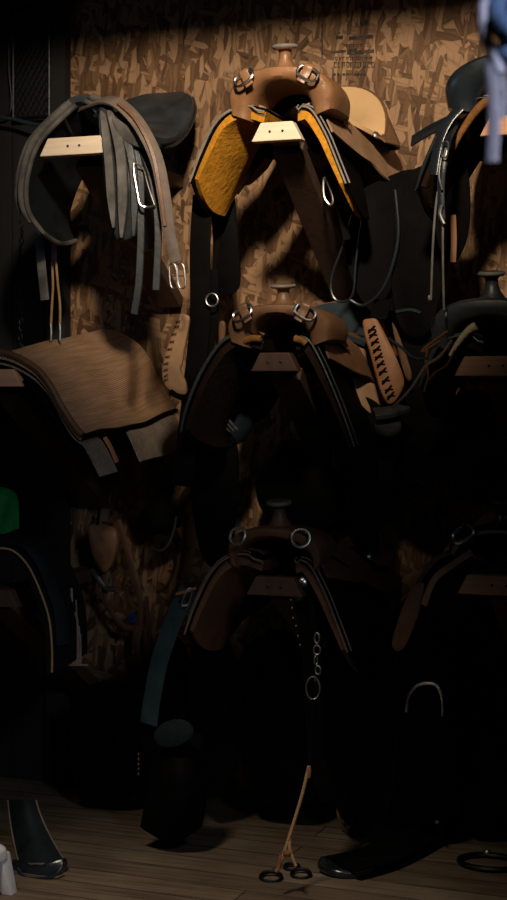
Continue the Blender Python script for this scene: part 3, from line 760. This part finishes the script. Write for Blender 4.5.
# billets and leathers down the near side
def roll(pts, w, name, mt, y=-.74, th=.02, wf=None):
    MB().strap([W(p[0], p[1], y + (p[2] if len(p) > 2 else 0)) for p in pts], w, th, (.25, -1, .15), wf=wf or (lambda k: (.55 + .45 * math.sin(min(1, k * 3) * PI / 2)) * (1 - .75 * max(0, k - .75) / .25))).build(name, mt, t)
MB().plate([W(p[0], p[1], -.715) for p in ((100, 108), (112, 108), (126, 135), (136, 175), (139, 210), (136, 232), (126, 240), (115, 236), (108, 210), (104, 170), (100, 135))], .035, (.2, -1, 0)).build('girth_guard', 'worn_or_lit_black_leather', t)
roll([(103, 112, .02), (108, 150), (111, 190), (114, 228)], .026, 'billet', 'grey_leather', -.742)
roll([(110, 112, .02), (120, 148), (123, 190), (122, 238)], .030, 'billet', 'grey_leather', -.748, .024)
roll([(116, 116, .02), (130, 150), (135, 190), (134, 236)], .022, 'billet', 'worn_or_lit_black_leather', -.744)
roll([(118, 112, .02), (138, 160), (141, 220), (139, 280), (134, 314)], .020, 'stirrup_leather', 'worn_or_lit_black_leather', -.732, .008, lambda k: 1)
roll([(122, 112, .02), (150, 170), (158, 225), (156, 290)], .020, 'flap_strap', 'worn_or_lit_black_leather', -.728, .008, lambda k: 1)
MB().plate([W(112, 118, -.745), W(122, 122, -.75), W(138, 136, -.75), W(147, 148, -.745), W(132, 145, -.75), W(118, 134, -.75)], .008, (.2, -1, .3)).build('skirt_tab', 'grey_leather', t)
MB().tube([W(134, 163, -.765), W(134, 172, -.765), W(137, 190, -.765), W(140, 204, -.765), W(146, 207, -.76), W(155, 206, -.74)], .0036, 8).build('stirrup_iron', 'silver', t)
MB().tube([W(134, 163, -.765), W(143, 168, -.75), W(148, 185, -.74), W(155, 206, -.74)], .0026, 8).build('stirrup_iron', 'dull_silver', t)
MB().strap([W(39, 240, -.52), W(42, 270, -.52), W(45, 300, -.52)], .028, .005, (0, -1, 0)).build('girth_strap', 'grey_leather', t)
settle(t)

# girth thrown over the pommel
g = thing('girth', 'long grey-brown leather girth draped over the grey saddle with two buckles at its end', 'girth', W(150, 200, -.77))
MB().strap([W(62, 120, -.60), W(78, 110, -.64), W(94, 103, -.69), W(108, 100, -.735), W(122, 106, -.755), W(140, 126, -.775), W(156, 158, -.785), W(164, 195, -.785), W(169, 230, -.78), W(176, 262, -.775)], .044, .010, [(-.4, -.6, 1), (-.2, -.6, 1), (.2, -.8, .6), (.35, -1, .3), (.2, -1, 0)], wf=lambda k: 1 - .25 * k).build('band', 'girth_leather', g)
MB().strap([W(118, 103, -.765), W(136, 120, -.785), W(152, 152, -.795), W(160, 190, -.796), W(165, 226, -.791)], .010, .006, [(.2, -.8, .6), (.35, -1, .3), (.2, -1, 0)]).build('stripe', 'brown_leather', g)
for dx in (-4, 4):
    bk = MB(); P = [W(176.5 + dx - 3, 266, -.78), W(176.5 + dx + 3, 266, -.78), W(178 + dx + 3, 286, -.78), W(178 + dx - 3, 286, -.78)]
    bk.tube(P + [], .0022, 6, closed=True); bk.tube([(P[0] + P[3]) / 2, (P[1] + P[2]) / 2], .0018, 6)
    bk.build('buckle', 'dull_silver', g)
settle(g)
# two tan cords with clasps
g = thing('cord_tie', 'pair of tan cords with metal clasps hanging below the grey saddle', 'cord', W(56, 340, -.45))
MB().tube([W(52, 262, -.45), W(53, 285, -.45), W(52, 305, -.45), W(51, 325, -.45)], .0038, 6).build('cord', 'cord_tan', g)
MB().tube([W(56, 262, -.45), W(58, 285, -.45), W(60, 305, -.45), W(60, 325, -.45)], .0038, 6).build('cord', 'cord_tan', g)
MB().strap([W(54, 235, -.45), W(54, 250, -.45), W(54, 266, -.45)], .016, .006, (0, -1, 0)).build('strap', 'dull_brown_leather', g)
for x_ in (51, 60): MB().tube([W(x_, 324, -.45), W(x_ + .4, 333, -.45), W(x_, 341, -.45)], .0042, 8).build('clasp', 'dull_silver', g)
settle(g)
# dark chain hanging at far left
ch = MB()
for k in range(16): ch.ring(W(21 + math.sin(k * 1.3) * 1, 225 + 8 * k, -.20), .011, .0018, (math.sin(k * PI / 2), -abs(math.cos(k * PI / 2)) - .01, 0), .6, 1)
o = ch.build('chain', 'black_iron'); solo(o, 'dark iron chain hanging at the far left below the grey saddle', 'chain')

# ------------------------------------------------------------------ blanket, middle left
def drape(c, pts, y_a, y_b, tilt=0):
    P = [V((p[0], 0, p[1])) for p in pts]
    def f(u, v):
        p = spl(P, v); k = max(0, p.x - 0.0)
        y = max(-.74, y_a + (y_b - y_a) * u)
        wob = .004 * math.sin(y * 13 + p.x * 10) + .002 * math.sin(y * 27 - p.x * 21)
        return V((c.x + p.x * (1 + .0 * u) + wob * .5, y, c.z + .025 + p.z + .012 + wob + .10 * ((y + .74) / .68) ** 1.2 * math.exp(-((p.x - .06) / .20) ** 2) + .05 * ((y + .74) / .68) ** 2 * math.exp(-((p.x - .25) / .10) ** 2)))
    return f
c = R['ml']
t = thing('saddle_blanket', 'brown woven saddle blanket folded over the left rack arm with a thick dark edge', 'blanket', (c.x, -.4, c.z))
top = [(-.24, -.13), (-.20, -.04), (-.12, .015), (-.03, .032), (.06, .030), (.14, -.005), (.19, -.05), (.235, -.12), (.275, -.175), (.300, -.200)]
f1 = drape(c, top, -.74, -.06)
o = MB().sheet(f1, 40, 50, 0, .014, uv=True).build('top_layer', 'blanket_weave', t)
MB().tube([f1(0, v / 40) + V((0, -.002, .006)) for v in range(41)], .010, 8, raw=True).build('front_binding', 'dull_brown_leather', o)
MB().tube([f1(u / 20, 1) for u in range(21)], .008, 8, raw=True).build('lower_binding', 'dark_leather', o)
under = [(p[0] * .97 - .004, p[1] - .030) for p in top[:-1]] + [(.300, -.235), (.345, -.315)]
f2 = drape(c, under, -.728, -.625)
MB().sheet(f2, 16, 50, 0, -.006).build('under_layer', 'felt_grey', t)
f3 = drape(c, under, -.44, -.08)
o = MB().sheet(lambda u, v: f3(u, v) + V((-.004, 0, -.006 + .030 * v)), 30, 50, 0, -.008, uv=True).build('lower_layer', 'felt_grey', t)
f4 = drape(c, [(p[0] * .94, p[1] - .035) for p in under[:-1]], -.715, -.08)
MB().sheet(lambda u, v: f4(u, min(v, .97)), 30, 40, 0, -.010).build('pad', 'dark_leather', t)
MB().strap([f1(.22, .985) + V((0, -.01, -.02)), f1(.23, 1) + V((.02, -.02, -.05)), f1(.24, 1) + V((.035, -.02, -.09))], .014, .004, (.5, -.6, .5)).build('strap', 'orange_leather', t)
settle(t)

# ------------------------------------------------------------------ lower left: black pad with piping, cinch fringe, green cloth
c = R['bl']
t = thing('saddle_pad', 'black felt saddle pad with tan piped edge over the lower left rack', 'saddle pad', (c.x, -.4, c.z))
pts = [(-.24, -.20), (-.20, -.06), (-.12, .06), (-.02, .10), (.06, .11), (.115, .075), (.155, .01), (.19, -.08), (.20, -.17), (.20, -.235)]
def pf_(u, v):
    p = spl([V((a[0], 0, a[1])) for a in pts], v); return V((c.x + p.x, -.72 + .24 * u, c.z + .025 + p.z + .02 * u))
o = MB().sheet(pf_, 24, 40, 0, .014).build('felt', 'felt_black', t)
MB().tube([pf_(0, v / 40) + V((.006, -.002, .006)) for v in range(14, 41)], .0032, 8, raw=True).build('piping', 'cord_tan', o)
MB().strap([pf_(.10, .2 + .7 * v / 12) + V((.012, .03, .016)) for v in range(13)], .045, .005, [(-.5, 0, 1), (0, 0, 1), (.8, -.3, .6), (1, -.5, 0)]).build('wear_leather', 'flap_leather', o)
MB().plate([W(p[0], p[1], -0.28) for p in ((80, 690), (110, 680), (140, 690), (146, 730), (138, 790), (104, 806), (76, 790), (70, 700))], .008).build('shade_flap', 'dark_leather', t)  # dark flap added under the pad to black out the lower wall
settle(t)
g = thing('cinch', 'cream string cinch with frayed ends hanging beside the black pad', 'cinch', W(76, 665, -.55))
rr = random.Random(5)
for k in range(7):
    x_ = 72 + k * 1.5; y1 = [588, 604, 612, 600, 618, 626, 634][k]
    MB().tube([W(x_ - .6, y1, -.55), W(x_ + rr.uniform(-.6, .6) + .4, (y1 + 664) / 2, -.55), W(73 + k * 1.3, 664, -.55)], .0020 + (.0016 if k in (0, 2) else 0), 5).build('cord', 'fringe_cream', g)
MB().tube([W(68, 665, -.55), W(78, 665, -.55), W(88, 665, -.55)], .003, 6).build('bar', 'fringe_cream', g)
settle(g)
gp = [(-.30, .0), (-.2, .09), (-.08, .14), (0, .15), (.045, .12), (.052, .02)]
def gf(u, v):
    p = spl([V((a[0], 0, a[1])) for a in gp], v); s = .010 * math.sin(v * 14 + u * 5) * math.sin(u * PI)
    return V((W(-22, 560, -.45).x + p.x + s, -.50 + .22 * u, W(0, 540, -.45).z + p.z + s))
o = MB().sheet(gf, 20, 30, 0, .006).build('folded_cloth', 'cloth_green'); solo(o, 'bright green cloth bundled on top of the black pad at the left edge', 'cloth')
# fender and stirrup standing on the floor at left
t = thing('stirrup_fender', 'black leather fender with pale stitched rim ending in a rounded stirrup on the floor, left', 'stirrup', W(35, 880, -.85))
def fe(u, v):
    return W(8 + 5 * v + (28 + 20 * v ** 1.3) * u + 6 * v * v - 8 * v * v * u * 0, 800 + 64 * v, -.74 - .10 * v ** 2 - .03 * math.sin(u * PI))
o = MB().sheet(fe, 16, 20, 0, .006).build('fender', 'flap_leather', t)
MB().tube([fe(0, v / 12) for v in range(13)] + [fe(u / 8, 1) for u in range(1, 9)] + [fe(1, 1 - v / 12) for v in range(1, 13)], .0030, 6, raw=True).build('stitched_rim', 'girth_leather', o)
q = W(40, 881, -.85)
MB().plate([W(16, 860, -.86), W(38, 866, -.87), W(62, 858, -.86), W(64, 868, -.87), W(57, 878, -.88), W(40, 882, -.88), W(23, 880, -.88), W(15, 872, -.87)], .06, (0, -1, .3)).build('tread', 'black_leather', t)
MB().tube([W(18, 868, -.91), W(24, 877, -.925), W(40, 879, -.93), W(55, 875, -.925), W(62, 866, -.91)], .005, 8).build('stirrup_rim', 'black_leather', t)
settle(t)
# white plastic stool corner
pa = W(2, 869, -1.25)
t = thing('plastic_stool', 'white plastic step stool at the lower left corner', 'stool', (pa.x - .12, -1.2, 0))
zt = pa.z; sx_ = .17; cx = W(2, 850, -1.18).x - sx_ - .042
def rrect(cx, cy, hx, hy, r, n=6):
    out = []
    for (sx1, sy1, a0) in ((1, 1, 0), (-1, 1, PI / 2), (-1, -1, PI), (1, -1, 1.5 * PI)):
        for k in range(n + 1):
            a = a0 + PI / 2 * k / n; out.append((cx + sx1 * (hx - r) + r * math.cos(a), cy + sy1 * (hy - r) + r * math.sin(a)))
    return out
def loft(mb, secs):
    n = len(secs[0]); vs = [p for s in secs for p in s]; fs = []
    for i in range(len(secs) - 1):
        for k in range(n): fs.append((i * n + k, i * n + (k + 1) % n, (i + 1) * n + (k + 1) % n, (i + 1) * n + k))
    fs.append(tuple(range(n))); fs.append(tuple((len(secs) - 1) * n + k for k in range(n)))
    return mb.add(vs, fs)
def rr_at(z, gx, r=.04): return [(p[0], p[1], z) for p in rrect(cx, -1.18, sx_ + gx, .13 + gx, r)]
loft(MB(), [rr_at(zt, -.012, .03), rr_at(zt - .006, -.002), rr_at(zt - .012, 0), rr_at(zt - .03, .002)]).build('top', 'white_plastic', t)
for sx1 in (-1, 1):
    for sy1 in (-1, 1):
        a_ = V((cx + sx1 * (sx_ - .03), -1.18 + sy1 * .10, zt - .02)); b2 = V((cx + sx1 * (sx_ + .0), -1.18 + sy1 * .115, 0))
        def sec(p, w): return [(p.x - w, p.y - w, p.z), (p.x + w, p.y - w, p.z), (p.x + w, p.y + w, p.z), (p.x - w, p.y + w, p.z)]
        loft(MB(), [sec(a_, .026), sec(b2, .016)]).build('leg', 'white_plastic', t, bevel=.004)
settle(t)

# ------------------------------------------------------------------ bridles hanging on the wall, lower left
t = thing('bridle', 'dark leather bridle with a blue rosette hanging on the wall, lower left', 'bridle', W(125, 700, -.06))
for pts, w in (([(118, 520), (130, 560), (140, 600), (138, 640)], .020), ([(118, 520), (104, 560), (106, 600), (122, 625), (134, 628)], .018), ([(96, 590), (112, 606), (130, 612), (148, 600)], .016), ([(136, 625), (137, 660), (136, 690)], .022), ([(146, 596), (150, 640), (148, 690)], .012)):
    MB().strap([W(p[0], p[1], -.10) for p in pts], w, .006, (0, -1, .1)).build('strap', 'dull_brown_leather', t)
MB().lathe([(.016, 0), (.016, .004), (.008, .007)], W(133, 618, -.112), (0, -1, 0), 16).build('rosette', 'blue_bead', t)
MB().tube([W(92, 570, -.11), W(97, 577, -.12), W(106, 588, -.12), W(116, 589, -.12)], .009, 8).build('bit', 'dull_silver', t)
settle(t)
t = thing('splint_boot', 'brown leather horse boot hanging on the wall left of the dark bridle', 'horse boot', W(104, 570, -.13))
bb = MB().plate([W(90, 528, -.13), W(103, 524, -.11), W(117, 532, -.13), W(116, 555, -.13), W(106, 572, -.13), W(94, 555, -.13)], .04).build('shell', 'tan_leather', t)
MB().strap([W(98, 524, -.13), W(99, 505, -.03)], .012, .004, (0, -1, 0)).build('strap', 'dark_leather', t)
settle(t)
t = thing('helmet', 'black rounded helmet with grey rim hanging in the shade left of the lowest saddle', 'helmet', W(166, 556, -.25))
cc = W(160, 520, -.14)
MB().lathe([(.060, -.035), (.066, -.02), (.064, .01), (.052, .04), (.028, .058), (.004, .063)], cc, (-.3, .1, 1), 22).build('shell', 'dark_leather', t)
MB().tube([W(154, 549, -.2), W(160, 551, -.21), W(168, 545, -.21), W(174, 530, -.2), W(176, 517, -.18)], .005, 8).build('rim', 'worn_or_lit_black_leather', t)
MB().tube([cc + V((0, .0, .06)), cc + V((.01, .09, .12)), cc + V((.01, .14, .13))], .004, 6).build('hanging_loop', 'dark_leather', t)
settle(t)

# ------------------------------------------------------------------ halter strands at right, tangle, hook
t = thing('headstall', 'black headstall with pale rein strands and buckles hanging from the top right saddle', 'bridle', W(435, 320, -.72))
for pts, w, mt in (([(446, 148), (440, 180), (436, 205), (433, 245), (431, 300)], .003, 'edge_leather'), ([(444, 170), (443, 215), (443, 260), (444, 310)], .003, 'edge_leather')):
    MB().tube([W(p[0], p[1], -.80) for p in pts], w, 6).build('rein', mt, t)
MB().strap([W(456, 122, -.705), W(451, 132, -.74), W(447, 145, -.79), W(443, 165, -.80), W(441, 190, -.80), W(442, 220, -.80)], .02, .006, (0, -1, 0)).build('cheek_strap', 'black_leather', t)
MB().tube([W(443, 143, -.815), W(448, 143, -.815), W(447, 156, -.815), W(442, 156, -.815)], .0022, 6, closed=True).build('buckle', 'silver', t)
MB().tube([W(442, 205, -.81), W(440, 214, -.81), W(444, 224, -.81)], .005, 8).build('snap', 'dull_silver', t)
MB().tube([W(441, 158, -.81), W(439, 175, -.815), W(442, 190, -.81)], .003, 8).build('snap', 'dull_silver', t)
for x_, y_ in ((427, 298), (444, 315)): MB().blob(W(x_ + 2, y_, -.80), (.004, .004, .010), 8).build('clasp', 'dull_silver', t)
settle(t)
t = thing('lead_cord', 'tangle of brown and grey cords between the laced stirrup and the black horned saddle', 'cord', W(420, 400, -.55))
for pts, w, mt in (([(448, 331), (438, 338), (426, 347), (422, 352), (432, 346), (440, 341)], .0035, 'cord_brown'), ([(427, 350), (426, 362), (428, 375), (424, 392)], .003, 'cord_brown'), ([(452, 340), (440, 356), (426, 366), (418, 378), (408, 392), (392, 408)], .0038, 'felt_grey'), ([(388, 338), (402, 348), (414, 358), (428, 358)], .004, 'teal_strap'), ([(396, 312), (410, 310), (421, 313)], .005, 'teal_strap'), ([(455, 350), (446, 366), (436, 372), (425, 385)], .003, 'dull_brown_leather')):
    MB().tube([W(p[0], p[1], -.77) for p in pts], w, 6).build('cord', mt, t)
settle(t)
t = thing('coat_hook', 'small brass hook with a round cup on the wall right of the lowest brown saddle', 'hook', W(381, 580, -.04))
MB().tube([W(388, 555, -.012), W(386, 562, -.04), W(383, 572, -.06), W(380, 578, -.07)], .006, 8).build('stem', 'brass', t)
MB().ring(W(379, 579, -.07), .016, .004, (0, -.3, 1), 1.3, .8).build('cup', 'brass', t)
MB().box(W(388, 553, -.006), (.022, .012, .05)).build('plate', 'brass', t, bevel=.002)
settle(t)

# ------------------------------------------------------------------ chain of snaps and the tan cord with rings
t = thing('snap_chain', 'dull steel snap and ring chain hanging beside the right skirt of the lowest brown saddle', 'chain', W(314, 700, -.76))
for (x_, y_, R_, sx_, n) in ((317, 638, .011, .6, (0, -1, 0)), (317, 650, .010, .9, (.2, -1, 0)), (316, 660, .010, .5, (.8, -.6, 0)), (318, 670, .009, .8, (0, -1, 0)), (313, 688, .024, .75, (.3, -1, 0))):
    MB().ring(W(x_, y_, -.755), R_, .0024, n, sx_, 1.25).build('link', 'dull_silver', t)
MB().tube([W(316, 676, -.755), W(315, 681, -.755)], .003, 6).build('pin', 'dull_silver', t)
MB().tube([W(314, 608, -.74), W(316, 622, -.75), W(317, 632, -.755)], .003, 6).build('tie', 'dark_leather', t)
settle(t)
t = thing('cord_with_rings', 'tan twisted cord ending in two black iron rings on the floor', 'cord', W(286, 875, -.84))
MB().tube([W(313, 699, -.762), W(311, 730, -.80), W(309, 768, -.84)], .0022, 6).build('thong', 'dark_leather', t)
MB().tube([W(309, 766, -.845), W(302, 795, -.85), W(293, 825, -.86), W(285, 850, -.87), W(279, 868, -.87)], .0046, 8).build('cord', 'cord_tan', t)
MB().tube([W(290, 836, -.86), W(290, 850, -.87), W(296, 866, -.87)], .0042, 8).build('cord', 'cord_tan', t)
MB().blob(W(309, 772, -.845), (.007, .007, .018), 10).build('knot', 'cord_brown', t)
MB().blob(W(287, 853, -.875), (.012, .008, .008), 10).build('knot', 'cord_brown', t)
MB().tube([W(281, 855, -.872), W(279, 866, -.875), W(276, 872, -.88)], .005, 8).build('cord', 'cord_brown', t)
for (x_, y_, sx_) in ((271, 877, 1), (301, 874, .9), (292, 867, .7)):
    p = W(x_, y_, -.87); 
    # the rings lie on the boards
    k = p - CAM; s_ = (.006 - CAM.z) / k.z; p = CAM + k * s_
    MB().ring((p.x, p.y, .006), .027 * sx_, .0052, (.05, -.25, 1), 1.05, .95, up=(0, 1, 0)).build('ring', 'black_iron', t)
settle(t)

# ------------------------------------------------------------------ stirrups lying on the floor at right
def onfloor(px, py, z=0):
    d = DV + RV * ((px - 253.5) / F) + V((0, 0, (HY - py) / F)); s_ = (z - CAM.z) / d.z; return CAM + d * s_
t = thing('floor_stirrup', 'black leather fender lying on the floor with its rounded stirrup toward the front, lower right', 'stirrup', onfloor(350, 866))
MB().strap([onfloor(340, 864, .035), onfloor(375, 856, .03), onfloor(405, 842, .03), onfloor(430, 828, .03), onfloor(446, 814, .05)], .14, .012, (0, 0, 1)).build('fender', 'dark_leather', t)
MB().tube([onfloor(325, 858, .04), onfloor(322, 866, .02), onfloor(335, 872, .016), onfloor(352, 874, .012), onfloor(366, 871, .014), onfloor(376, 864, .02)], .012, 10).build('stirrup_rim', 'black_leather', t)
MB().strap([onfloor(326, 862, .03), onfloor(345, 869, .02), onfloor(368, 864, .03)], .055, .012, (0, -.2, 1)).build('tread', 'black_leather', t)
MB().tube([onfloor(340, 790, .1), onfloor(338, 812, .06), onfloor(345, 830, .01), onfloor(358, 834, .005)], .005, 8).build('strap', 'dull_brown_leather', t)
MB().tube([onfloor(437, 822, .09), onfloor(440, 832, .05), onfloor(436, 842, .012)], .006, 8).build('buckle', 'black_iron', t)
settle(t)
t = thing('iron_hoop', 'black iron hoop lying on the floor at the lower right edge', 'hoop', onfloor(488, 862))
p = onfloor(490, 862, .010)
MB().ring(p, .085, .008, (0, 0, 1), 1.0, .75, up=(0, 1, 0)).build('hoop', 'black_iron', t)
MB().blob(onfloor(487, 853, .014), (.012, .012, .012), 10).build('buckle', 'dull_silver', t)
settle(t)
# a hanging pair of black stirrups in the shade, right
t = thing('hanging_bar', 'shiny black bar hanging at the right edge above the lowest black saddle', 'bar', W(500, 495, -.60))
MB().tube([W(494, 490, -.60), W(502, 489, -.60), W(514, 490, -.60)], .004, 8).build('bar', 'worn_or_lit_black_leather', t)
MB().tube([W(512, 490, -.60), W(514, 440, -.60), W(516, 400, -.60)], .006, 8).build('strap', 'dark_leather', t)
settle(t)

# ------------------------------------------------------------------ blue rope hanging close to the camera
def near(px, py, dist):
    d = DV + RV * ((px - 253.5) / F) + V((0, 0, (HY - py) / F)); return CAM + d * dist
t = thing('hanging_rope', 'blurred blue and grey lead rope with a knot hanging in front at the upper right', 'rope', near(492, 160, 1.7))
g = near
MB().strap([g(490, 60, 1.70), g(493, 90, 1.70), g(494, 120, 1.70), g(492, 162, 1.70)], .015, .004, (-.2, -1, 0)).build('strap_end', 'strap_grey', t)
MB().strap([g(500, 70, 1.72), g(503, 95, 1.72), g(502, 118, 1.72)], .010, .003, (-.2, -1, 0)).build('strap_end', 'strap_grey', t)
MB().tube([g(492, -60, 1.70), g(487, -10, 1.70), g(483, 15, 1.69), g(486, 38, 1.69), g(494, 56, 1.70), g(500, 74, 1.70)], .0075, 10).build('loop', 'strap_grey', t)
MB().tube([g(506, -60, 1.70), g(500, -10, 1.70), g(496, 12, 1.69), g(503, 30, 1.68), g(513, 38, 1.70), g(508, 54, 1.70), g(497, 44, 1.70)], .012, 10).build('rope', 'rope_blue', t)
MB().tube([g(498, 20, 1.68), g(506, 28, 1.67), g(515, 18, 1.68), g(520, 0, 1.69), g(518, -40, 1.69)], .012, 10).build('rope', 'rope_blue', t)
settle(t)

# ------------------------------------------------------------------ light
def area(name, loc, target, size, power, col, spread=None):
    l = bpy.data.lights.new(name, 'AREA'); l.shape = 'DISK'; l.size = size; l.energy = power; l.color = col
    if spread: l.spread = spread
    o = bpy.data.objects.new(name, l); COL.objects.link(o); o.location = loc
    o.rotation_euler = (V(target) - V(loc)).to_track_quat('-Z', 'Y').to_euler(); return o
def spot(name, loc, target, radius, power, col, ang, blend):
    l = bpy.data.lights.new(name, 'SPOT'); l.shadow_soft_size = radius; l.energy = power; l.color = col
    l.spot_size = math.radians(ang); l.spot_blend = blend
    o = bpy.data.objects.new(name, l); COL.objects.link(o); o.location = loc
    o.rotation_euler = (V(target) - V(loc)).to_track_quat('-Z', 'Y').to_euler(); return o
spot('ceiling_lamp', (.75, -3.1, 3.05), (-.08, -.3, 2.12), .11, 540, (1.0, .83, .63), 41.5, 1.0)
spot('floor_fill', (-.1, -2.9, 2.9), (-.10, -1.25, 0), .2, 225, (1.0, .85, .68), 36, 1.0)  # added fill from above that brightens the floor, no such lamp known
area('rope_fill', (2.0, -3.6, 2.3), (.95, -2.85, 1.75), .5, 2.8, (.74, .82, 1.0), math.radians(50))  # cool fill added to brighten the hanging rope, no window there
area('sheen_fill', (-2.6, -3.0, 2.6), (-.3, -.4, 2.0), .8, .3, (.50, .74, 1.0), math.radians(60))  # weak cool fill added for sheen on black leather, no window seen
w = bpy.data.worlds.new('world'); bpy.context.scene.world = w; w.use_nodes = True
w.node_tree.nodes['Background'].inputs[0].default_value = (.5, .65, .9, 1)
w.node_tree.nodes['Background'].inputs[1].default_value = .0015

# ------------------------------------------------------------------ camera
cd = bpy.data.cameras.new('camera'); co = bpy.data.objects.new('camera', cd); COL.objects.link(co)
co.location = CAM; co.rotation_euler = (PI / 2, 0, TH)
cd.sensor_fit = 'VERTICAL'; cd.sensor_height = 36; cd.lens = F / 900 * 36
cd.shift_y = -(450 - HY) / 900
cd.dof.use_dof = True; cd.dof.focus_distance = 4.2; cd.dof.aperture_fstop = 4.0
cd.clip_start = .05
s = bpy.context.scene; s.camera = co
s.view_settings.view_transform = 'Standard'; s.view_settings.look = 'None'; s.view_settings.gamma = 1; s.view_settings.exposure = 0
